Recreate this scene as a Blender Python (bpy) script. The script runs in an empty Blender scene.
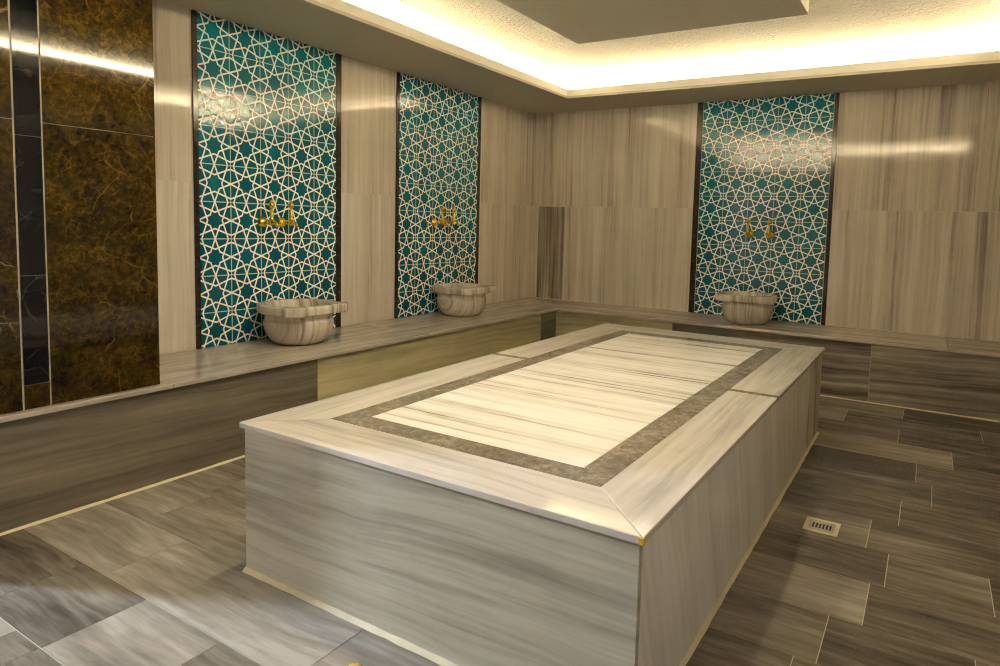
import bpy, bmesh, math, random
from mathutils import Vector, Matrix
random.seed(7)
S = bpy.context.scene
COL = S.collection
PI = math.pi

# ------------------------------------------------------------------ dimensions (metres)
ZC = 2.326          # underside of the dropped soffit
ZJ = 1.393          # joint between the two courses of wall slabs
ZB = 0.45           # bench seat
SB = 0.021          # seat slab thickness
BD, BB = 0.661, 0.611   # bench depth at left / back
BK = -4.148         # end of the brown block
DOOR = -5.05        # near end of brown block / bench = door jamb
XR, YF = 4.65, -6.25     # right wall, front wall
CH = 2.60           # recessed ceiling
LX0, LX1, LY0, LY1 = 0.699, 3.9, -5.6, -0.609   # cove lip
PX0, PX1, PY0, PY1, PZ, PT = 1.592, 3.0525, -4.41, -1.548, 0.5214, 0.0195

# ------------------------------------------------------------------ node helpers
class NT:
    def __init__(s, name):
        s.m = bpy.data.materials.new(name); s.m.use_nodes = True
        s.t = s.m.node_tree; s.t.nodes.clear()
        s.out = s.t.nodes.new('ShaderNodeOutputMaterial')
        s.b = s.t.nodes.new('ShaderNodeBsdfPrincipled')
        s.t.links.new(s.b.outputs[0], s.out.inputs[0])
    def n(s, typ, **kw):
        nd = s.t.nodes.new(typ)
        for k, v in kw.items(): setattr(nd, k, v)
        return nd
    def put(s, sock, v):
        if hasattr(v, 'links') or isinstance(v, bpy.types.NodeSocket): s.t.links.new(v, sock)
        else: sock.default_value = v
    def math(s, op, a, b=0.0, c=None, clamp=False):
        nd = s.n('ShaderNodeMath', operation=op); nd.use_clamp = clamp
        s.put(nd.inputs[0], a); s.put(nd.inputs[1], b)
        if c is not None: s.put(nd.inputs[2], c)
        return nd.outputs[0]
    def noise(s, vec, scale, detail=4, rough=.55, dist=0.0):
        nd = s.n('ShaderNodeTexNoise'); s.put(nd.inputs['Vector'], vec)
        nd.inputs['Scale'].default_value = scale; nd.inputs['Detail'].default_value = detail
        nd.inputs['Roughness'].default_value = rough; nd.inputs['Distortion'].default_value = dist
        return nd.outputs['Fac']
    def comb(s, x, y, z):
        nd = s.n('ShaderNodeCombineXYZ')
        for i, v in enumerate((x, y, z)): s.put(nd.inputs[i], v)
        return nd.outputs[0]
    def sep(s, v):
        nd = s.n('ShaderNodeSeparateXYZ'); s.put(nd.inputs[0], v); return nd.outputs
    def ramp(s, f, stops, interp='LINEAR'):
        nd = s.n('ShaderNodeValToRGB'); s.put(nd.inputs[0], f); r = nd.color_ramp; r.interpolation = interp
        while len(r.elements) < len(stops): r.elements.new(.5)
        for e, (p, c) in zip(r.elements, stops): e.position = p; e.color = (*c, 1) if len(c) == 3 else c
        return nd.outputs[0]
    def mix(s, f, a, b, blend='MIX'):
        nd = s.n('ShaderNodeMix', data_type='RGBA', blend_type=blend)
        s.put(nd.inputs[0], f)
        for sock, v in ((nd.inputs[6], a), (nd.inputs[7], b)):
            if isinstance(v, tuple): sock.default_value = (*v, 1) if len(v) == 3 else v
            else: s.put(sock, v)
        return nd.outputs[2]
    def mrange(s, v, a, b, c=0., d=1., smooth=False):
        nd = s.n('ShaderNodeMapRange'); nd.clamp = True
        if smooth: nd.interpolation_type = 'SMOOTHSTEP'
        s.put(nd.inputs[0], v)
        for i, k in enumerate((a, b, c, d)): nd.inputs[1+i].default_value = k
        return nd.outputs[0]
    def bump(s, h, strength=.2, dist=.01):
        nd = s.n('ShaderNodeBump'); s.put(nd.inputs['Height'], h)
        nd.inputs['Strength'].default_value = strength; nd.inputs['Distance'].default_value = dist
        s.t.links.new(nd.outputs[0], s.b.inputs['Normal'])
    def base(s, c, rough=.5, metal=0., spec=.5):
        if isinstance(c, tuple): s.b.inputs['Base Color'].default_value = (*c, 1)
        else: s.put(s.b.inputs['Base Color'], c)
        s.put(s.b.inputs['Roughness'], rough); s.b.inputs['Metallic'].default_value = metal
        s.b.inputs['Specular IOR Level'].default_value = spec
        return s.m

def marble(name, stops, freq=7., fine=42., along=.14, wob=.05, tone=.55, rough=.1, objdir=None, contrast=1.0, specks=.0, spec=.5, roughvar=.06):
    """striped marble: veins run along the second UV axis, one random offset and tone per slab"""
    t = NT(name)
    if objdir is None:
        uv = t.sep(t.n('ShaderNodeUVMap').outputs[0]); u, v = uv[0], uv[1]
        at = t.sep(t.n('ShaderNodeAttribute', attribute_name='tone').outputs['Color']); tn = at[0]; tint = at[1]
    else:
        o = t.n('ShaderNodeTexCoord').outputs['Object']
        d = t.n('ShaderNodeVectorMath', operation='DOT_PRODUCT'); t.put(d.inputs[0], o); d.inputs[1].default_value = objdir
        rnd = t.n('ShaderNodeObjectInfo').outputs['Random']
        u = t.math('ADD', d.outputs['Value'], t.math('MULTIPLY', rnd, 9.)); v = t.sep(o)[2]; tn = .5; tint = .5
    w = t.noise(t.comb(t.math('MULTIPLY', u, 1.6), t.math('MULTIPLY', v, 1.3), 0.), 1., 2)
    uu = t.math('ADD', u, t.math('MULTIPLY', t.math('SUBTRACT', w, .5), wob*2))
    vv = t.math('MULTIPLY', v, along)
    n1 = t.noise(t.comb(uu, vv, 0.), freq, 4, .6)
    n2 = t.noise(t.comb(uu, t.math('MULTIPLY', vv, .6), 3.7), fine, 3, .6)
    n3 = t.noise(t.comb(u, v, 1.3), 9., 5, .65)
    f = t.math('MULTIPLY', n1, .56); f = t.math('ADD', f, t.math('MULTIPLY', n2, .36)); f = t.math('ADD', f, t.math('MULTIPLY', n3, .08))
    f = t.math('MULTIPLY_ADD', t.math('SUBTRACT', f, .5), 2.3*contrast, .5)
    f = t.math('MULTIPLY_ADD', t.math('SUBTRACT', tn, .5), tone, f, clamp=True)
    c = t.ramp(f, stops)
    c = t.mix(t.mrange(tint, .5, 1., 0., .8), c, (.97, .90, .50), 'MULTIPLY') if objdir is None else c
    if specks:
        n4 = t.noise(t.comb(u, v, 5.), 130., 3, .7)
        c = t.mix(t.math('MULTIPLY', t.mrange(n4, .60, .72), specks), c, (.75, .70, .62))
    t.put(t.b.inputs['Coat Weight'], 0.)
    rv = t.math('MULTIPLY_ADD', t.math('SUBTRACT', n3, .5), roughvar*2, rough, clamp=True)
    t.base(c, rv, spec=spec)
    t.bump(n3, .02, .01)
    return t.m

PALE = [(0., (.17, .14, .11)), (.26, (.38, .325, .265)), (.50, (.61, .545, .455)), (.78, (.73, .67, .58)), (1., (.80, .75, .66))]
GREY = [(0., (.045, .04, .034)), (.3, (.12, .105, .088)), (.55, (.22, .195, .165)), (.8, (.33, .295, .25)), (1., (.46, .42, .36))]
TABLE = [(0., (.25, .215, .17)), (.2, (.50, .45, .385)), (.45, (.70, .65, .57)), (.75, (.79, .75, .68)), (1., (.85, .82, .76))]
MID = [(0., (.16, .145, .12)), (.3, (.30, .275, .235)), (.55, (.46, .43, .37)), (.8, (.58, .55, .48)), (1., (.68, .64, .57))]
FLOOR = [(0., (.036, .029, .021)), (.3, (.105, .088, .065)), (.55, (.20, .172, .132)), (.8, (.305, .268, .213)), (1., (.42, .38, .315))]
SEAT = [(0., (.19, .16, .125)), (.3, (.35, .30, .245)), (.55, (.52, .455, .38)), (.8, (.63, .56, .48)), (1., (.70, .635, .555))]
BORDER = [(0., (.24, .205, .165)), (.25, (.40, .355, .30)), (.5, (.56, .51, .44)), (.78, (.66, .61, .535)), (1., (.73, .68, .61))]
M = {}
M['wall'] = marble('wall_marble', PALE, 6.5, 48., .03, .02, .7, .07, contrast=1.15)
M['floor'] = marble('floor_marble', FLOOR, 6., 40., .14, .06, 1.0, .22, contrast=.92, specks=.10, roughvar=.10)
M['riser'] = marble('riser_marble', GREY, 7., 38., .05, .03, .8, .16, contrast=1.5)
M['riser_pale'] = marble('pale_olive_riser_marble', MID, 5., 40., .06, .04, .8, .16, contrast=1.0)
M['riser_plain'] = marble('plain_riser_marble', GREY, 5., 44., .06, .03, .8, .16, contrast=.65)
M['seat'] = marble('seat_marble', SEAT, 7., 45., .10, .04, .7, .14, contrast=.8)
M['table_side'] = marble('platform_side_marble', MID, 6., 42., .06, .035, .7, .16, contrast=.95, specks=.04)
M['table_flank'] = marble('lightened_flank_marble', TABLE, 6., 46., .05, .05, .7, .14, contrast=1.5)  # paler slab, colour lightened further for the light this side lacks
M['table_top'] = marble('platform_field_marble', TABLE, 11., 60., .03, .015, .6, .24, contrast=2.4)
M['border'] = marble('platform_border_marble', BORDER, 5., 44., .07, .04, .7, .075, contrast=.95)
M['basin'] = marble('basin_marble', [(0., (.12, .09, .06)), (.24, (.38, .32, .25)), (.46, (.60, .53, .44)), (.8, (.72, .66, .565)), (1., (.80, .74, .65))], 16., 70., .05, .02, .5, .2, objdir=(.15, 1., 0.), contrast=1.35)

def dark_stone(name, base_stops, vein, vs, rough, crack=.5, scale=5., warp=.14, light=(.62, .46, .28)):
    t = NT(name)
    o = t.n('ShaderNodeTexCoord').outputs['Object']
    n = t.math('ADD', t.math('MULTIPLY', t.noise(o, scale, 8, .75, .3), .45), t.math('MULTIPLY', t.noise(o, scale*7, 6, .75), .55))
    c = t.ramp(n, base_stops)
    nw = t.n('ShaderNodeTexNoise'); t.put(nw.inputs['Vector'], o); nw.inputs['Scale'].default_value = vs*1.6; nw.inputs['Detail'].default_value = 4
    wv = t.n('ShaderNodeVectorMath', operation='MULTIPLY_ADD'); t.put(wv.inputs[0], nw.outputs['Color']); wv.inputs[1].default_value = (warp,)*3; t.put(wv.inputs[2], o)
    def cr(sc, width, amt, keep, col):
        nonlocal c
        v = t.n('ShaderNodeTexVoronoi', feature='DISTANCE_TO_EDGE'); t.put(v.inputs['Vector'], wv.outputs[0]); v.inputs['Scale'].default_value = sc
        line = t.mrange(v.outputs['Distance'], 0., width, 1., 0.)
        mask = t.mrange(t.noise(o, sc*1.1, 4), keep, keep+.10)
        c = t.mix(t.math('MULTIPLY', t.math('MULTIPLY', line, mask), amt), c, col)
    cr(vs*3.2, .045, crack*.35, .48, vein)
    cr(vs*1.5, .018, crack*.8, .50, vein)
    cr(vs*.6, .006, crack*1.3, .55, light)
    t.base(c, rough, spec=.32)
    return t.m
M['brown'] = dark_stone('brown_marble', [(.36, (.006, .004, .001)), (.48, (.024, .0145, .002)), (.56, (.055, .032, .0045)), (.68, (.17, .093, .013))], (.26, .140, .025), 4., .05, .60, 7., .10)
M['black'] = dark_stone('black_marble', [(.3, (.002, .0025, .004)), (.6, (.005, .006, .008)), (.8, (.02, .02, .022))], (.18, .16, .13), 3., .05, .3)
M['strip'] = dark_stone('dark_strip_marble', [(.3, (.010, .007, .006)), (.55, (.035, .026, .020)), (.8, (.13, .10, .075))], (.32, .24, .15), 9., .12, .55, 22.)
M['inlay'] = dark_stone('grey_inlay_marble', [(.34, (.085, .070, .052)), (.5, (.20, .168, .125)), (.66, (.40, .34, .26))], (.52, .44, .32), 3.5, .16, .7, 7.)

def plain(name, c, rough=.6, metal=0., noise=.0, ns=30., bump=0.):
    t = NT(name)
    o = t.n('ShaderNodeTexCoord').outputs['Object']
    n = t.noise(o, ns, 5)
    t.base(t.mix(t.math('MULTIPLY', n, noise), c, tuple(x*.45 for x in c)), rough, metal)
    if bump: t.bump(n, bump, .01)
    return t.m
M['grout'] = plain('pale_grout', (.70, .62, .46), .7, 0, .3)
M['floor_grout'] = plain('floor_grout', (.46, .41, .29), .7, 0, .5)
M['caulk'] = plain('yellowed_caulk', (.76, .66, .40), .55, 0, .5, 25.)
M['cove'] = plain('cove_paint', (.80, .77, .70), .9, 0, .08, 60., .05)
M['soffit'] = plain('shaded_soffit_plaster', (.50, .47, .38), .9, 0, .12, 60., .12)  # same paint as the cove; the soffit's shade is darkened into this colour
M['gold'] = plain('polished_brass', (.95, .72, .10), .18, 1., .1)
M['yellow'] = plain('yellow_patch', (.75, .42, .02), .6, 0, .5, 300.)
M['slot_shade'] = plain('drain_dark', (.01, .01, .012), .8)
M['steel'] = plain('drain_plate', (.52, .48, .42), .4, .4, .3)
def stipple():
    t = NT('stippled_ceiling_plaster')
    o = t.n('ShaderNodeTexCoord').outputs['Object']
    n = t.noise(o, 38., 4, .65); n2 = t.noise(o, 4., 3)
    t.base(t.mix(n2, (.78, .74, .66), (.72, .68, .60)), .9, spec=.2)
    t.bump(t.mrange(n, .35, .7, smooth=True), 1., .04)
    return t.m
M['ceiling'] = stipple()

def star_tile():
    """eight-pointed star lattice in cream outline on teal glaze, one UV unit per tile"""
    t = NT('star_tile_glaze')
    uv = t.sep(t.n('ShaderNodeUVMap').outputs[0])
    cell = []
    for k in (0, 1):
        cell.append(t.math('ABSOLUTE', t.math('SUBTRACT', t.math('FRACT', uv[k]), .5)))
    a = t.math('MAXIMUM', cell[0], cell[1]); b = t.math('MINIMUM', cell[0], cell[1])
    def seg(p, q):
        dx, dy = q[0]-p[0], q[1]-p[1]; L2 = dx*dx+dy*dy
        pa = t.math('SUBTRACT', a, p[0]); pb = t.math('SUBTRACT', b, p[1])
        h = t.math('ADD', t.math('MULTIPLY', pa, dx/L2), t.math('MULTIPLY', pb, dy/L2), clamp=True)
        ex = t.math('SUBTRACT', pa, t.math('MULTIPLY', h, dx)); ey = t.math('SUBTRACT', pb, t.math('MULTIPLY', h, dy))
        return t.math('SQRT', t.math('ADD', t.math('MULTIPLY', ex, ex), t.math('MULTIPLY', ey, ey)))
    d = t.math('MINIMUM', seg((.5, 0), (.145, .145)), seg((.222, 0), (.352, .352)))
    d = t.math('MINIMUM', d, seg((.352, .352), (.5, .404)))
    line = t.mrange(d, .0185, .0245, 1., 0.)
    joint = t.mrange(a, .484, .491, 0., 1.)
    ids = t.comb(t.math('FLOOR', uv[0]), t.math('FLOOR', uv[1]), 0.)
    wn = t.n('ShaderNodeTexWhiteNoise'); t.put(wn.inputs['Vector'], ids)
    teal = t.mix(wn.outputs['Value'], (.001, .105, .155), (.002, .140, .195))
    fl = t.noise(t.comb(uv[0], uv[1], 0.), 3., 4)
    teal = t.mix(t.mrange(fl, .45, .75, 0., .35), teal, (.001, .05, .085))
    c = t.mix(joint, teal, (.60, .66, .58))
    c = t.mix(line, c, (.97, .95, .86))
    t.base(c, .06, spec=.5)
    t.b.inputs['Specular IOR Level'].default_value = .5
    w = t.noise(t.comb(uv[0], uv[1], 2.), 15., 3, .55)
    h = t.math('ADD', t.math('MULTIPLY', t.mrange(d, .015, .075, 0., 1., True), .6), t.math('MULTIPLY', w, 1.5))
    t.bump(h, .045, .008)
    return t.m
M['star'] = star_tile()

# ------------------------------------------------------------------ mesh helpers
def finish(name, bm, mats, parent=None, smooth=False, bevel=0., kind=None):
    bmesh.ops.recalc_face_normals(bm, faces=bm.faces[:])
    me = bpy.data.meshes.new(name); bm.to_mesh(me); bm.free()
    for m in (mats if isinstance(mats, (list, tuple)) else [mats]): me.materials.append(M[m])
    o = bpy.data.objects.new(name, me); COL.objects.link(o)
    if smooth:
        for p in me.polygons: p.use_smooth = True
    if parent is not None: o.parent = parent
    if bevel:
        md = o.modifiers.new('bevel', 'BEVEL'); md.width = bevel; md.segments = 2; md.limit_method = 'ANGLE'
    if kind: o['kind'] = kind
    return o
def bm_new():
    bm = bmesh.new(); bm.loops.layers.uv.new('UVMap'); bm.loops.layers.float_color.new('tone'); return bm
def setface(bm, f, fu, fv, off=(0, 0), tone=.5, tint=.5, mat=0):
    uv = bm.loops.layers.uv[0]; tl = bm.loops.layers.float_color[0]
    f.material_index = mat
    for l in f.loops:
        p = l.vert.co; l[uv].uv = (p.dot(fu)+off[0], p.dot(fv)+off[1]); l[tl] = (tone, tint, 0, 1)
def prism(bm, pts, z0, z1, fu=None, fv=None, off=None, tone=.5, tint=.5, mat=0, axis=2):
    """extrude a polygon; fu = direction across the veins, fv = along them"""
    def P(p, z):
        if axis == 2: return Vector((p[0], p[1], z))
        if axis == 1: return Vector((p[0], z, p[1]))
        return Vector((z, p[0], p[1]))
    lo = [bm.verts.new(P(p, z0)) for p in pts]; hi = [bm.verts.new(P(p, z1)) for p in pts]
    fs = [bm.faces.new(lo), bm.faces.new(hi)]
    n = len(pts)
    for i in range(n): fs.append(bm.faces.new((lo[i], lo[(i+1) % n], hi[(i+1) % n], hi[i])))
    fu = Vector(fu or (1, 0, .37)); fv = Vector(fv or (0, 1, 0))
    if off is None: off = (random.uniform(0, 50), random.uniform(0, 50))
    for f in fs: setface(bm, f, fu, fv, off, tone, tint, mat)
    return fs
def box(bm, a, b, **kw):
    return prism(bm, [(a[0], a[1]), (b[0], a[1]), (b[0], b[1]), (a[0], b[1])], a[2], b[2], **kw)
X, Y, Z = Vector((1, 0, 0)), Vector((0, 1, 0)), Vector((0, 0, 1))
def lathe(bm, prof, seg=28, mtx=Matrix(), cap=True, rfun=None):
    rings = []
    for r, z in prof:
        ring = []
        for i in range(seg):
            th = 2*PI*i/seg; rr = rfun(r, z, th) if rfun else r
            ring.append(bm.verts.new(mtx @ Vector((rr*math.cos(th), rr*math.sin(th), z))))
        rings.append(ring)
    for A, B in zip(rings, rings[1:]):
        for i in range(seg): bm.faces.new((A[i], A[(i+1) % seg], B[(i+1) % seg], B[i]))
    if cap:
        bm.faces.new(rings[0]); bm.faces.new(rings[-1])
def thing(name, label, cat, loc=(0, 0, 0), rotz=0., group=None):
    o = bpy.data.objects.new(name, None); COL.objects.link(o); o.empty_display_size = .1
    o.location = loc; o.rotation_euler = (0, 0, rotz); o['label'] = label; o['category'] = cat
    if group: o['group'] = group
    return o
def struct(name, bm, mats, **kw): return finish(name, bm, mats, kind='structure', **kw)

G = .0015   # half grout gap
# ------------------------------------------------------------------ floor
def build_floor():
    bm = bm_new()
    box(bm, (-2.0, YF-.1, -.06), (XR+.1, .1, -.0012), mat=1)
    ys = [.0, -.30, -.603, -.90, -1.193, -1.49, -1.815, -2.112, -2.412, -2.708, -3.003, -3.275, -3.562, -3.832, -4.11, -4.392, -4.673, -4.957, -5.245, -5.53, -5.82, -6.25]
    # x joints and slab tones by row, as laid
    J = {2: ([-2, 1.0, 2.2, 2.9, 3.47, 4.1], {3: .62, 4: .30}), 3: ([-2, 1.2, 2.5, 3.14, 3.9], {2: .85, 3: .45}),
         4: ([-2, 1.1, 2.8, 3.465, 4.2], {2: .55, 3: .38}), 5: ([-2, .9, 2.9, 3.735, 4.3], {2: .74, 3: .40}),
         6: ([-2, 1.3, 2.75, 3.57, 4.25], {2: .28, 3: .36}), 7: ([-2, 1.0, 2.9, 3.64, 4.2], {2: .30, 3: .30}),
         8: ([-2, .8, 2.8, 3.52, 4.1], {2: .28, 3: .42}), 9: ([-2, 1.2, 2.7, 3.42, 4.0], {2: .56, 3: .33}),
         10: ([-2, .9, 2.6, 3.50, 3.817], {2: .30, 3: .40, 4: .30}), 11: ([-2, 1.1, 2.8, 3.455, 4.05], {2: .60, 3: .34}),
         12: ([-2, 1.3, 2.7, 3.36, 3.75], {2: .46, 3: .32, 4: .4}), 13: ([-2, .9, 1.35, 2.6, 3.30, 3.9], {1: .55, 2: .44, 4: .36, 5: .34}),
         14: ([-2, .2, .95, 1.9, 2.9, 3.5, 4.1], {1: .85, 2: .66, 3: .38, 5: .44, 6: .35}), 15: ([-2, .3, 1.243, 2.187, 2.9, 3.6], {1: .85, 2: .85, 3: .7}),
         16: ([-2, .45, 1.112, 1.505, 1.893, 2.5, 3.3], {1: .42, 2: .40, 3: .68, 4: .58}), 17: ([-2, .7, 1.357, 1.5, 1.9, 2.6, 3.4], {1: .75, 2: .5, 3: .52, 4: .40, 5: .5}),
         18: ([-2, .55, 1.15, 1.75, 2.4, 3.1, 3.8], {1: .5, 2: .42, 3: .5})}
    for i in range(len(ys)-1):
        js, tn = J.get(i, ([-2, .6, 1.2, 1.8, 2.4, 3.0, 3.6, 4.2], {}))
        js = js + [XR]
        for k in range(len(js)-1):
            t = tn.get(k, random.uniform(.35, .6))
            box(bm, (js[k]+G, ys[i+1]+G, -.03), (js[k+1]-G, ys[i]-G, 0.), fu=(0, 1, .4), fv=(1, 0, 0), tone=t)
    struct('floor', bm, ['floor', 'floor_grout'])
build_floor()

# ------------------------------------------------------------------ walls
def slab_wall(name, axis, face, spans, back, sign, courses=((ZB+.003, ZJ), (ZJ, ZC)), tones={}, mat='wall', z0=0., z1=2.75, lo=None, hi=None):
    """wall of upright slabs on a grouted backing; axis 0: plane x = face, axis 1: plane y = face; sign = room side"""
    bm = bm_new()
    lo = spans[0][0] if lo is None else lo; hi = spans[-1][1] if hi is None else hi
    rect = lambda a, b, c, d: [(a, c), (b, c), (b, d), (a, d)]
    prism(bm, rect(lo, hi, z0, z1), face-sign*back, face-sign*.0012, axis=axis, mat=1)
    fu = Y if axis == 0 else X
    for ci, (za, zb) in enumerate(courses):
        for si, (a, b) in enumerate(spans):
            t = tones.get((si, ci), random.uniform(.46, .62))+.10
            prism(bm, rect(a+G, b-G, za+G, zb-G), face-sign*.006, face, axis=axis, fu=fu+Vector((0, 0, 0)), fv=Z, tone=t)
    return struct(name, bm, [mat, 'grout'])
# left wall: slabs around the two tile panels
slab_wall('wall_left', 0, 0., [(-4.80, -4.148), (-4.148, -3.90), (-3.90, -3.598), (-3.598, -2.55), (-2.55, -2.013), (-2.013, -.946), (-.946, -.52), (-.52, -.20), (-.20, 0.)], .12, 1,
          tones={(2, 0): .55, (2, 1): .50, (4, 0): .66, (4, 1): .58, (6, 0): .62, (6, 1): .58, (7, 0): .58, (7, 1): .52, (8, 0): .62, (8, 1): .42}, lo=DOOR, hi=.12)
# back wall
slab_wall('wall_back', 1, 0., [(0., .058), (.058, .37), (.37, .70), (.70, 1.03), (1.03, 1.365), (1.365, 1.69), (1.69, 2.85), (2.85, 3.182), (3.182, 3.515), (3.515, 3.835)], .12, -1,
          tones={(0, 0): .6, (1, 0): .02, (1, 1): .50, (2, 0): .62, (3, 0): .56, (4, 0): .66, (5, 0): .64, (5, 1): .62, (7, 0): .72, (7, 1): .56, (8, 0): .40, (8, 1): .54, (9, 0): .42, (9, 1): .38}, lo=-.12, hi=XR+.12)
# shallow pier at the right end of the back wall
slab_wall('wall_back_pier', 1, -.03, [(3.835, 4.17), (4.17, 4.5), (4.5, XR)], .03, -1, tones={(0, 0): .30, (0, 1): .36}, z0=ZB+.003, z1=ZC)
slab_wall('wall_right', 0, XR, [(YF+.33*i, YF+.33*(i+1)) for i in range(18)]+[(YF+.33*18, 0.)], .12, -1, courses=((.003, ZJ), (ZJ, ZC)))
slab_wall('wall_front', 1, YF, [(-2.0, -1.2), (-1.2, -.4), (-.4, .0)]+[(.465*i, .465*(i+1)) for i in range(10)], .12, 1, courses=((.003, ZJ), (ZJ, ZC)), lo=-2.0)

# block faced with brown marble, standing on the bench seat, door jamb at its near end
def brown_block():
    bm = bm_new()
    xf, xi = .640, .0
    box(bm, (xi+.004, DOOR+.006, ZB+.001), (xf-.004, BK-.006, ZC), mat=2)
    def face(y0, y1, z0, z1, mat): prism(bm, [(y0+.0012, z0+.0012), (y1-.0012, z0+.0012), (y1-.0012, z1-.0012), (y0+.0012, z1-.0012)], xf-.005, xf, axis=0, mat=mat)
    y0, y1 = -4.6565, -4.563
    for za, zb, mt in ((ZB+.004, .548, 0), (.548, .966, 1), (.966, 1.488, 1), (1.488, 2.0, 1), (2.0, ZC, 1)): face(y0+.005, y1-.004, za, zb, mt)
    for za, zb in ((ZB+.004, 1.543), (1.543, ZC)):
        face(y1, BK, za, zb, 0); face(DOOR, y0, za, zb, 0)
    prism(bm, [(xi, ZB+.004), (xf-.001, ZB+.004), (xf-.001, ZC), (xi, ZC)], BK-.006, BK, axis=1, mat=0)
    struct('wall_entrance_block', bm, ['brown', 'black', 'grout'])
    bm = bm_new(); prism(bm, [(xi, 0.), (xf, 0.), (xf, ZC), (xi, ZC)], DOOR-.014, DOOR-.002, axis=1, mat=0); struct('trim_1', bm, ['brown'])
brown_block()
# doorway beyond the block: lintel and the lobby wall that close the opening
bm = bm_new(); box(bm, (.0, YF, 2.12), (.64, DOOR-.012, ZC), tone=.6); struct('lintel', bm, ['wall'])
bm = bm_new(); box(bm, (-2.1, DOOR-.012, 0.), (0., DOOR+.1, 2.7), tone=.7, fu=X, fv=Z); struct('wall_lobby', bm, ['wall'])
bm = bm_new(); box(bm, (-2.1, YF, 0.), (-2.0, DOOR, 2.7), tone=.7, fu=Y, fv=Z); struct('wall_lobby_end', bm, ['wall'])
bm = bm_new(); box(bm, (-2.1, YF, 2.5), (0., DOOR, 2.6)); struct('ceiling_lobby', bm, ['soffit'])

# ------------------------------------------------------------------ ceiling with lit cove
def ceilings():
    ex0, ex1, ey0, ey1 = -.1, XR+.1, YF-.1, .1
    s = .24     # depth of the light trough behind the lip
    bm = bm_new()
    def ring(a, b, z0, z1):
        (ax0, ay0, ax1, ay1), (bx0, by0, bx1, by1) = a, b
        box(bm, (ax0, ay0, z0), (ax1, by0, z1)); box(bm, (ax0, by1, z0), (ax1, ay1, z1))
        box(bm, (ax0, by0, z0), (bx0, by1, z1)); box(bm, (bx1, by0, z0), (ax1, by1, z1))
    ring((ex0, ey0, ex1, ey1), (LX0, LY0, LX1, LY1), ZC, ZC+.02)                              # soffit
    struct('ceiling_soffit', bm, ['soffit']); bm = bm_new()
    ring((LX0-.025, LY0-.025, LX1+.025, LY1+.025), (LX0, LY0, LX1, LY1), ZC+.02, 2.405)       # upstand lip
    ring((ex0, ey0, ex1, ey1), (LX0-s, LY0-s, LX1+s, LY1+s), ZC+.02, CH)                      # trough back
    box(bm, (LX1, LY0-.025, 2.405), (LX1+.025, LY1+.025, 2.45)); box(bm, (LX0-.025, LY0-.025, 2.405), (LX1, LY0, 2.45))   # taller lip on the right and front sides
    struct('ceiling_cove', bm, ['cove'])
    bm = bm_new(); box(bm, (ex0, ey0, CH), (ex1, ey1, CH+.06)); struct('ceiling', bm, ['ceiling'])
    bm = bm_new(); box(bm, (1.313, -4.33, 2.49), (2.847, -1.575, CH)); struct('ceiling_drop_panel', bm, ['soffit'])
    def strip(loc, size, rot):
        l = bpy.data.lights.new('cove_light', 'AREA'); l.shape = 'RECTANGLE'; l.size = size; l.size_y = .02
        l.energy = 20.5*size; l.color = (1., .855, .58)
        o = bpy.data.objects.new('cove_light', l); COL.objects.link(o); o.location = loc; o.rotation_euler = rot
    zl = 2.408; d = .215; tl = math.radians(72)
    cx, cy = (LX0+LX1)/2, (LY0+LY1)/2
    wx, wy = LX1-LX0+2*d, LY1-LY0+2*d
    strip((cx, LY1+d, zl), wx, (PI-tl, 0, 0)); strip((cx, LY0-d, zl+.085), wx, (PI+tl, 0, 0))
    strip((LX0-d, cy, zl), wy, (PI-tl, 0, PI/2)); strip((LX1+d, cy, zl+.10), wy, (PI+tl, 0, PI/2))
ceilings()
# fill lights added out of view under the drop panel to brighten walls and platform
for lx, ly in ((1.75, -3.25), (2.45, -3.25), (1.75, -4.0), (2.45, -4.0)):
    l = bpy.data.lights.new('fill_light', 'AREA'); l.shape = 'DISK'; l.size = .16; l.energy = 5.0; l.color = (1., .88, .64); l.spread = math.radians(150)
    o = bpy.data.objects.new('fill_light', l); COL.objects.link(o); o.location = (lx, ly, 2.486)

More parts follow.
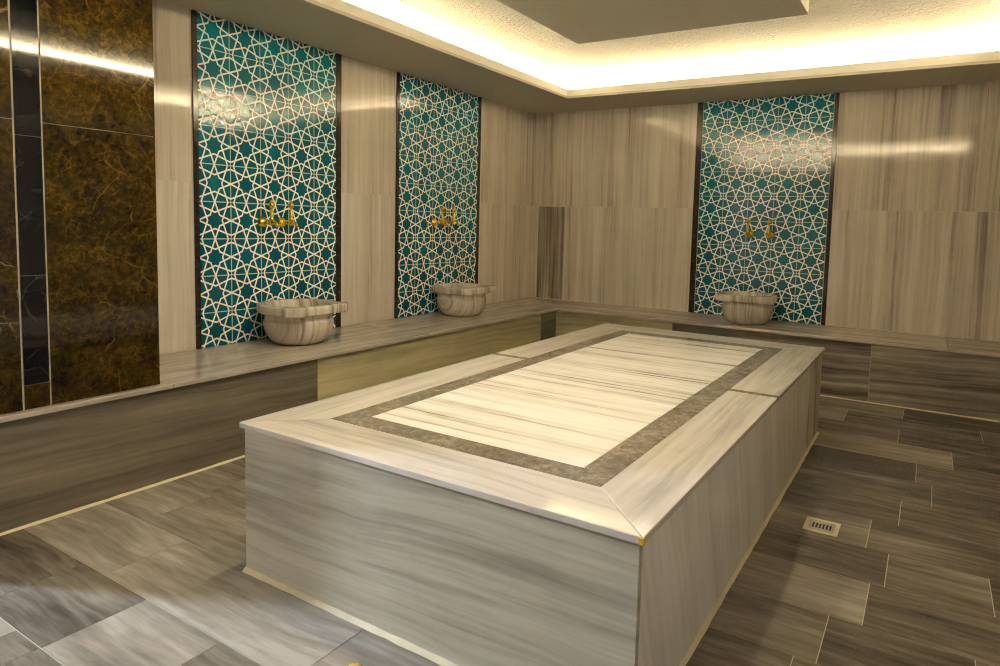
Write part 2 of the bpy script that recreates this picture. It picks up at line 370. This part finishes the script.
# ------------------------------------------------------------------ bench along left and back walls
def bench():
    t = thing('marble_bench', 'low L-shaped striped marble bench running along the left and back walls', 'bench', (.33, -2.5, 0.))
    off = Vector(t.location)
    def part(name, bm, mats, **kw):
        bmesh.ops.translate(bm, verts=bm.verts[:], vec=-off); return finish(name, bm, mats, t, **kw)
    rz = .02
    bm = bm_new()   # seat slabs, left run
    for a, b, tn in ((DOOR, -4.1, .5), (-4.1, -2.35, .46), (-2.35, -.98, .5), (-.98, -BB, .5)):
        prism(bm, [(0., a), (BD, a), (BD, b-.0012), (0., b-.0012)] if b > -BB-.01 else [(0., a), (BD, a), (BD, b-.0012), (0., b-.0012)], ZB-SB, ZB, fu=(1, 0, .5), fv=Y, tone=tn)
    prism(bm, [(0., -BB), (BD, -BB), (0., 0.)], ZB-SB, ZB, fu=(1, 0, .5), fv=Y, tone=.52)
    part('seat_slab', bm, ['seat'], bevel=.003)
    bm = bm_new()   # back run
    prism(bm, [(BD, -BB), (1.6, -BB), (1.6, 0.), (.002, 0.)], ZB-SB, ZB, fu=(0, 1, .5), fv=X, tone=.5)
    for a, b, tn in ((1.602, 2.25, .55), (2.252, 3.7, .5), (3.702, XR-.003, .4)):
        prism(bm, [(a, -BB), (b, -BB), (b, 0.), (a, 0.)], ZB-SB, ZB, fu=(0, 1, .5), fv=X, tone=tn)
    part('seat_slab', bm, ['seat'], bevel=.003)
    for a, b, tn, ti in ((DOOR, -3.283, .42, .7), (-3.283, -.86, .58, 1.0), (-.86, -BB+rz, .35, .6)):
        bm = bm_new(); prism(bm, [(a+G*.6, 0.), (b-G*.6, 0.), (b-G*.6, ZB-SB), (a+G*.6, ZB-SB)], BD-rz-.02, BD-rz, axis=0, fu=Z+.04*Y, fv=Y, tone=tn, tint=ti)
        part('riser_panel', bm, ['riser_pale' if a == -3.283 else 'riser_plain'])
    for a, b, tn, ti in ((BD-rz, 1.75, .52, .95), (1.75, 3.238, .52, .62), (3.238, XR-.003, .62, .66)):
        bm = bm_new(); prism(bm, [(a+G*.6, 0.), (b-G*.6, 0.), (b-G*.6, ZB-SB), (a+G*.6, ZB-SB)], -BB+rz, -BB+rz+.02, axis=1, fu=Z-.03*X, fv=X, tone=tn, tint=ti)
        part('riser_panel', bm, ['riser_pale' if b == 1.75 else 'riser'])
    bm = bm_new()   # masonry core behind the panels, seen only as joints
    box(bm, (.01, DOOR+.01, 0.), (BD-rz-.004, -BB+rz+.004, ZB-SB-.001)); box(bm, (.01, -BB+rz+.004, 0.), (XR-.01, -.01, ZB-SB-.001))
    part('core', bm, ['grout'])
    bm = bm_new()
    bead(bm, (BD-rz, DOOR+.02), (BD-rz, -BB+rz), (1, 0), .009, .009)
    bead(bm, (BD-rz, -BB+rz), (XR-.01, -BB+rz), (0, -1), .007, .007)
    part('caulk_line', bm, ['caulk'])
def bead(bm, p, q, out, w, h, step=.05):
    """slightly ragged caulk fillet along the foot of a panel"""
    p, q = Vector((*p, 0)), Vector((*q, 0)); o = Vector((*out, 0)); n = max(2, int((q-p).length/step))
    prev = None
    for i in range(n+1):
        c = p.lerp(q, i/n); k = 1+random.uniform(-.14, .16)
        vs = [bm.verts.new(c), bm.verts.new(c+o*w*k), bm.verts.new(c+o*w*.45*k+Z*h*.55), bm.verts.new(c+Z*h*k)]
        if prev:
            for j in range(1, 3): bm.faces.new((prev[j], vs[j], vs[j+1], prev[j+1]))
        prev = vs
bench()

# ------------------------------------------------------------------ central platform
def platform():
    cx, cy = (PX0+PX1)/2, (PY0+PY1)/2
    t = thing('marble_platform', 'large rectangular cream marble massage platform with dark inlaid border in mid-floor', 'platform', (cx, cy, 0.))
    off = Vector((cx, cy, 0.))
    def part(name, bm, mats, **kw):
        bmesh.ops.translate(bm, verts=bm.verts[:], vec=-off); return finish(name, bm, mats, t, **kw)
    ov = .013; zt = PZ-PT
    bx0, bx1, by0, by1 = PX0+ov, PX1-ov, PY0+ov, PY1-ov
    bm = bm_new(); box(bm, (bx0+.02, by0+.02, 0.), (bx1-.02, by1-.02, zt-.001)); part('core', bm, ['grout'])
    R = lambda a, b: [(a, 0.), (b, 0.), (b, zt), (a, zt)]
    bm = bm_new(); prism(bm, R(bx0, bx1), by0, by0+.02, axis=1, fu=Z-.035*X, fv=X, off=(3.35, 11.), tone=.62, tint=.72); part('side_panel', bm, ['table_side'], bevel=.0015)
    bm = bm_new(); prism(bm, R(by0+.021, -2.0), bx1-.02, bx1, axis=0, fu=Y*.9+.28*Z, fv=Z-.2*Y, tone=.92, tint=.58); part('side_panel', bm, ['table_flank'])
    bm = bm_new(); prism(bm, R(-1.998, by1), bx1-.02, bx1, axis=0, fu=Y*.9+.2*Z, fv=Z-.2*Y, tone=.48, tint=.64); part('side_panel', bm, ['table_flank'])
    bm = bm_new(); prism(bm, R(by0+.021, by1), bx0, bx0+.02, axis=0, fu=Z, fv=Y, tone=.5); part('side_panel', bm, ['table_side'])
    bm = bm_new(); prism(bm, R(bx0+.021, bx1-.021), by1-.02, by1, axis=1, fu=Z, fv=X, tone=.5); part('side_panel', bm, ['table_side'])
    # mitred border slabs, inlaid dark band, striped field
    ax0, ax1, ay0, ay1 = 1.806, 2.845, -4.205, -1.752      # outer edge of the band
    ix0, ix1, iy0, iy1 = 1.902, 2.747, -4.110, -1.850      # inner edge of the band
    g = .0018
    bm = bm_new(); box(bm, (PX0+.015, PY0+.015, zt-.004), (PX1-.015, PY1-.015, PZ-.0022)); part('bed', bm, ['grout'])
    yb0, yb1 = -2.948, -2.912                              # dark cross bars
    def slab(name, pts, mat, fu, fv, tone=.5, bev=.0, tint=.5):
        c = Vector((sum(p[0] for p in pts)/len(pts), sum(p[1] for p in pts)/len(pts)))
        pts = [tuple(Vector(p)+(c-Vector(p)).normalized()*g) for p in pts]
        bm = bm_new(); prism(bm, pts, zt, PZ, fu=fu, fv=fv, tone=tone, tint=tint); return part(name, bm, [mat], bevel=bev)
    slab('border_slab', [(PX0, PY0), (PX1, PY0), (ax1, ay0), (ax0, ay0)], 'border', (0, 1, .5), X, .52, .0025)
    slab('border_slab', [(PX1, PY0), (PX1, yb0), (ax1, yb0), (ax1, ay0)], 'border', (1, 0, .5), Y, .52, .0025)
    slab('border_slab', [(PX1, yb1), (PX1, PY1), (ax1, ay1), (ax1, yb1)], 'border', (1, 0, .5), Y, .50, .0025)
    slab('border_slab', [(PX1, PY1), (PX0, PY1), (ax0, ay1), (ax1, ay1)], 'border', (0, 1, .5), X, .52, .0025)
    slab('border_slab', [(PX0, yb0), (PX0, PY0), (ax0, ay0), (ax0, yb0)], 'border', (1, 0, .5), Y, .52, .0025)
    slab('border_slab', [(PX0, PY1), (PX0, yb1), (ax0, yb1), (ax0, ay1)], 'border', (1, 0, .5), Y, .52, .0025)
    for a, b in ((ax1, PX1-.001), (PX0+.001, ax0)): slab('cross_bar', [(a, yb0), (b, yb0), (b, yb1), (a, yb1)], 'inlay', X, Y)
    slab('inlay_band', [(ax0, ay0), (ax1, ay0), (ix1, iy0), (ix0, iy0)], 'inlay', X, Y)
    slab('inlay_band', [(ax1, ay0), (ax1, ay1), (ix1, iy1), (ix1, iy0)], 'inlay', X, Y)
    slab('inlay_band', [(ax1, ay1), (ax0, ay1), (ix0, iy1), (ix1, iy1)], 'inlay', X, Y)
    slab('inlay_band', [(ax0, ay1), (ax0, ay0), (ix0, iy0), (ix0, iy1)], 'inlay', X, Y)
    fy = [iy0, -3.605, -3.05, -2.45, iy1]
    for a, b, tn in zip(fy, fy[1:], (.90, .62, .82, .74)):
        slab('field_slab', [(ix0, a), (ix1, a), (ix1, b), (ix0, b)], 'table_top', (0, 1, .5), X, tn)
    bm = bm_new()
    bead(bm, (bx0-.002, by0), (bx1, by0), (0, -1), .013, .011); bead(bm, (bx1, by0-.004), (bx1, by1), (1, 0), .012, .010)
    bead(bm, (bx0, by1), (bx0, by0), (-1, 0), .010, .010)
    part('caulk_line', bm, ['caulk'])
    bm = bm_new(); box(bm, (PX1-.012, PY0-.0012, zt+.001), (PX1+.0012, PY0+.010, PZ-.002)); o = part('corner_patch', bm, ['yellow'], bevel=.001); o['label'] = 'small yellow patch on the slab corner'
platform()

# ------------------------------------------------------------------ star tile panels with taps and basins
def panel(name_label, axis, o0, o1, t0, t1, ntile, ph=0.):
    """tiled field between two upright dark marble strips; a runs along the wall"""
    root = thing('tile_panel', name_label, 'tile panel', (0, (o0+o1)/2, ZB) if axis == 0 else ((o0+o1)/2, 0, ZB), 0., 'star tile panels above the basins')
    off = Vector(root.location); sg = 1 if axis == 0 else -1
    rect = lambda a, b: [(a, ZB+.001), (b, ZB+.001), (b, ZC-.001), (a, ZC-.001)]
    def part(nm, bm, mats, **kw):
        bmesh.ops.translate(bm, verts=bm.verts[:], vec=-off); return finish(nm, bm, mats, root, **kw)
    bm = bm_new()
    T = (t1-t0)/ntile; Tz = .2128
    fs = prism(bm, rect(t0, t1), sg*.0008, sg*.008, axis=axis)
    uvl = bm.loops.layers.uv[0]
    for f in fs:
        for l in f.loops:
            p = l.vert.co; l[uvl].uv = (((p.y if axis == 0 else p.x)-t0)/T+ph, (p.z-.650)/Tz+20.)
    part('tile_field', bm, ['star'])
    for a, b in ((o0, t0-.0015), (t1+.0015, o1)):
        bm = bm_new(); prism(bm, rect(a+.0015, b-.0015), sg*.0008, sg*.011, axis=axis); part('border_strip', bm, ['strip'], bevel=.001)
    return root
panel('teal and cream star-patterned tile panel on left wall nearest the brown marble', 0, -3.598, -2.550, -3.567, -2.5976, 4.87, .05)
panel('narrow-looking teal star tile panel on left wall nearer the room corner', 0, -2.013, -.946, -1.981, -.987, 4.85, .07)
panel('teal star tile panel with bright glare on the back wall', 1, 1.690, 2.850, 1.745, 2.8147, 5.0)

def make_basin(label, loc, rot):
    t = thing('marble_basin', label, 'basin', loc, rot, 'carved marble wash basins on the bench')
    prof = [(.06, .0), (.120, .0), (.139, .006), (.167, .028), (.189, .064), (.200, .100), (.2035, .132), (.2025, .143), (.197, .148), (.195, .152), (.195, .172), (.199, .184),
            (.222, .188), (.228, .193), (.229, .212), (.229, .232), (.226, .239), (.220, .242),
            (.192, .242), (.186, .238), (.180, .22), (.170, .17), (.148, .11), (.105, .068), (.05, .052), (.012, .05)]
    lugs = ((math.radians(45), .060), (math.radians(-45), .060), (math.radians(142), .012), (math.radians(-142), .012))
    def rf(r, z, th):
        if r < .215: return r
        best = r
        for a, k in lugs:      # square-ended lugs with ogee shoulders
            d = abs(math.degrees((th-a+PI) % (2*PI)-PI))
            if d < 7.5: v = (r+k)*math.cos(math.radians(7))/math.cos(math.radians(d))
            elif d < 18.5: x = (18.5-d)/11; v = r+k*x*x*(3-2*x)
            else: v = r
            best = max(best, v)
        return best
    bm = bm_new(); lathe(bm, prof, 144, rfun=rf)
    b = finish('bowl', bm, ['basin'], t, smooth=True)
    b.data.set_sharp_from_angle(angle=math.radians(35))
    return t
make_basin('round carved marble basin with lugged rim on bench, largest and nearest', (.254, -3.098, ZB), 0.)
make_basin('round carved marble basin with lugged rim on left bench nearer the room corner', (.254, -1.497, ZB), 0.)
make_basin('round carved marble basin with lugged rim on the back bench', (2.288, -.317, ZB), -PI/2+math.radians(5))

def copy_tree(o, parent=None):
    c = o.copy(); COL.objects.link(c)
    if parent is not None: c.parent = parent
    for ch in o.children: copy_tree(ch, c)
    return c
def make_tap(label):
    """brass wash-basin tap; local +X points out of the wall"""
    t = thing('brass_tap', label, 'tap', group='brass taps above the basins')
    ax = Matrix.Rotation(PI/2, 4, 'Y')     # lathe axis along +X
    bm = bm_new(); lathe(bm, [(.034, .0), (.035, .004), (.031, .012), (.022, .021), (.013, .029)], 32, ax); finish('escutcheon', bm, ['gold'], t, smooth=True)
    bm = bm_new(); lathe(bm, [(.010, .02), (.0105, .05), (.015, .056), (.015, .062), (.012, .068), (.0185, .082), (.0205, .094), (.0185, .106), (.012, .116), (.009, .122)], 24, ax)
    finish('body', bm, ['gold'], t, smooth=True)
    bm = bm_new()
    pts = [(.112, .002), (.124, .002), (.135, -.003), (.142, -.012), (.144, -.026)]; prev = None
    for i, (px, pz) in enumerate(pts):
        tx, tz = (pts[min(i+1, 4)][0]-pts[max(i-1, 0)][0], pts[min(i+1, 4)][1]-pts[max(i-1, 0)][1]); L = math.hypot(tx, tz); nx, nz = -tz/L, tx/L
        r = .009 if i < 4 else .0115
        ring = [bm.verts.new((px+nx*r*math.cos(a), r*math.sin(a), pz+nz*r*math.cos(a))) for a in [2*PI*k/16 for k in range(16)]]
        if prev:
            for k in range(16): bm.faces.new((prev[k], prev[(k+1) % 16], ring[(k+1) % 16], ring[k]))
        else: bm.faces.new(ring)
        prev = ring
    bm.faces.new(prev)
    finish('spout', bm, ['gold'], t, smooth=True)
    up = Matrix.Translation((.094, 0, .012))
    bm = bm_new(); lathe(bm, [(.013, 0.), (.013, .012), (.0095, .018), (.012, .026), (.0125, .040), (.008, .048), (.0105, .056), (.0075, .062), (.0065, .070), (.012, .078),
                              (.0185, .090), (.019, .098), (.014, .108), (.008, .113), (.0075, .119), (.003, .126)], 20, up)
    finish('handle', bm, ['gold'], t, smooth=True)
    return t
tap0 = make_tap('brass tap with upright handle over nearest basin, tap nearer the brown marble')
tap0.location = (.008, -3.173, 1.178)
for loc, rz, lab in (((.008, -3.033, 1.179), 0., 'brass tap with upright handle over nearest basin, tap farther from brown marble'),
                     ((.008, -1.572, 1.204), 0., 'brass tap over the middle basin on the left wall, tap farther from the corner'),
                     ((.008, -1.425, 1.205), 0., 'brass tap over the middle basin on the left wall, tap nearer the corner'),
                     ((2.207, -.008, 1.178), -PI/2, 'brass tap over the back wall basin, the one nearer the room corner'),
                     ((2.379, -.008, 1.176), -PI/2, 'brass tap over the back wall basin, the one farther from the room corner')):
    c = copy_tree(tap0); c.location = loc; c.rotation_euler = (0, 0, rz); c['label'] = lab

# ------------------------------------------------------------------ floor drain and scrap
def drain():
    t = thing('floor_drain', 'small square slotted drain set in a pale collar on the right floor', 'drain', (3.248, -2.905, 0.))
    bm = bm_new(); a, b = .066, .050
    for x0, y0, x1, y1 in ((-a, -a, a, -b), (-a, b, a, a), (-a, -b, -b, b), (b, -b, a, b)): box(bm, (x0, y0, .0), (x1, y1, .0035))
    finish('collar', bm, ['caulk'], t, bevel=.001)
    bm = bm_new(); box(bm, (-b, -b, .0002), (b, b, .0008)); finish('shade_sheet', bm, ['slot_shade'], t)  # thin black sheet under the slots, painting the shade inside the drain
    bm = bm_new()      # plate with real slots
    xs = [-b]; n = 6; w = .0066
    slots = [(-.033+i*.0132-w/2, -.033+i*.0132+w/2) for i in range(n)]
    for s0, s1 in slots: xs += [s0, s1]
    xs.append(b); hy = .026
    for i in range(0, len(xs), 2): box(bm, (xs[i], -hy, .0008), (xs[i+1], hy, .0024))
    box(bm, (-b, -b, .0008), (b, -hy, .0024)); box(bm, (-b, hy, .0008), (b, b, .0024))
    finish('grate', bm, ['steel'], t)
drain()
bm = bm_new(); lathe(bm, [(.006, 0.), (.014, .0), (.016, .003), (.012, .006), (.004, .007)], 12, rfun=lambda r, z, th: r*(1+.22*math.sin(2*th+.6)+.12*math.sin(5*th)))
o = finish('grout_scrap', bm, ['yellow'], smooth=True); o.location = (2.29, -4.545, 0.); o['label'] = 'tiny yellow scrap on the floor by the platform front foot'; o['category'] = 'scrap'

# ------------------------------------------------------------------ daylight from the lobby door
l = bpy.data.lights.new('lobby_light', 'AREA'); l.shape = 'RECTANGLE'; l.size = .12; l.size_y = .5; l.energy = 115.; l.color = (.62, .75, 1.)
o = bpy.data.objects.new('lobby_light', l); COL.objects.link(o); o.location = (-1.0, -5.835, 2.0)
dv = Vector((2.2, -4.9, .2))-Vector(o.location); o.rotation_euler = dv.to_track_quat('-Z', 'Y').to_euler()

w = bpy.data.worlds.new('world'); S.world = w; w.use_nodes = True
w.node_tree.nodes['Background'].inputs[0].default_value = (.5, .45, .38, 1); w.node_tree.nodes['Background'].inputs[1].default_value = .02

# ------------------------------------------------------------------ camera
f, yaw, pitch, roll = 651.617, .53138, -.081167, .028402
fw = Vector((-math.sin(yaw)*math.cos(pitch), math.cos(yaw)*math.cos(pitch), math.sin(pitch)))
r = fw.cross(Z).normalized(); u = r.cross(fw)
R = r*math.cos(roll)+u*math.sin(roll); U = -r*math.sin(roll)+u*math.cos(roll)
cam = bpy.data.cameras.new('camera'); cam.sensor_width = 36.; cam.sensor_fit = 'HORIZONTAL'; cam.lens = f/1000*36
cam.shift_x = (500-547.888)/1000; cam.shift_y = (276.834-333)/1000; cam.clip_start = .05
co = bpy.data.objects.new('camera', cam); COL.objects.link(co)
mw = Matrix.Identity(4)
for i in range(3): mw[i][0], mw[i][1], mw[i][2] = R[i], U[i], -fw[i]
mw.translation = Vector((3.56677, -5.74038, 1.21652)); co.matrix_world = mw
S.camera = co

S.view_settings.view_transform = 'Standard'; S.view_settings.look = 'None'; S.view_settings.gamma = 1.; S.view_settings.use_curve_mapping = False
S.view_settings.exposure = 0.84
S.cycles.use_denoising = True; S.cycles.filter_width = 1.1
S.cycles.max_bounces = 10; S.cycles.diffuse_bounces = 7; S.cycles.glossy_bounces = 5; S.cycles.sample_clamp_indirect = 8.
S.cycles.caustics_reflective = False; S.cycles.caustics_refractive = False
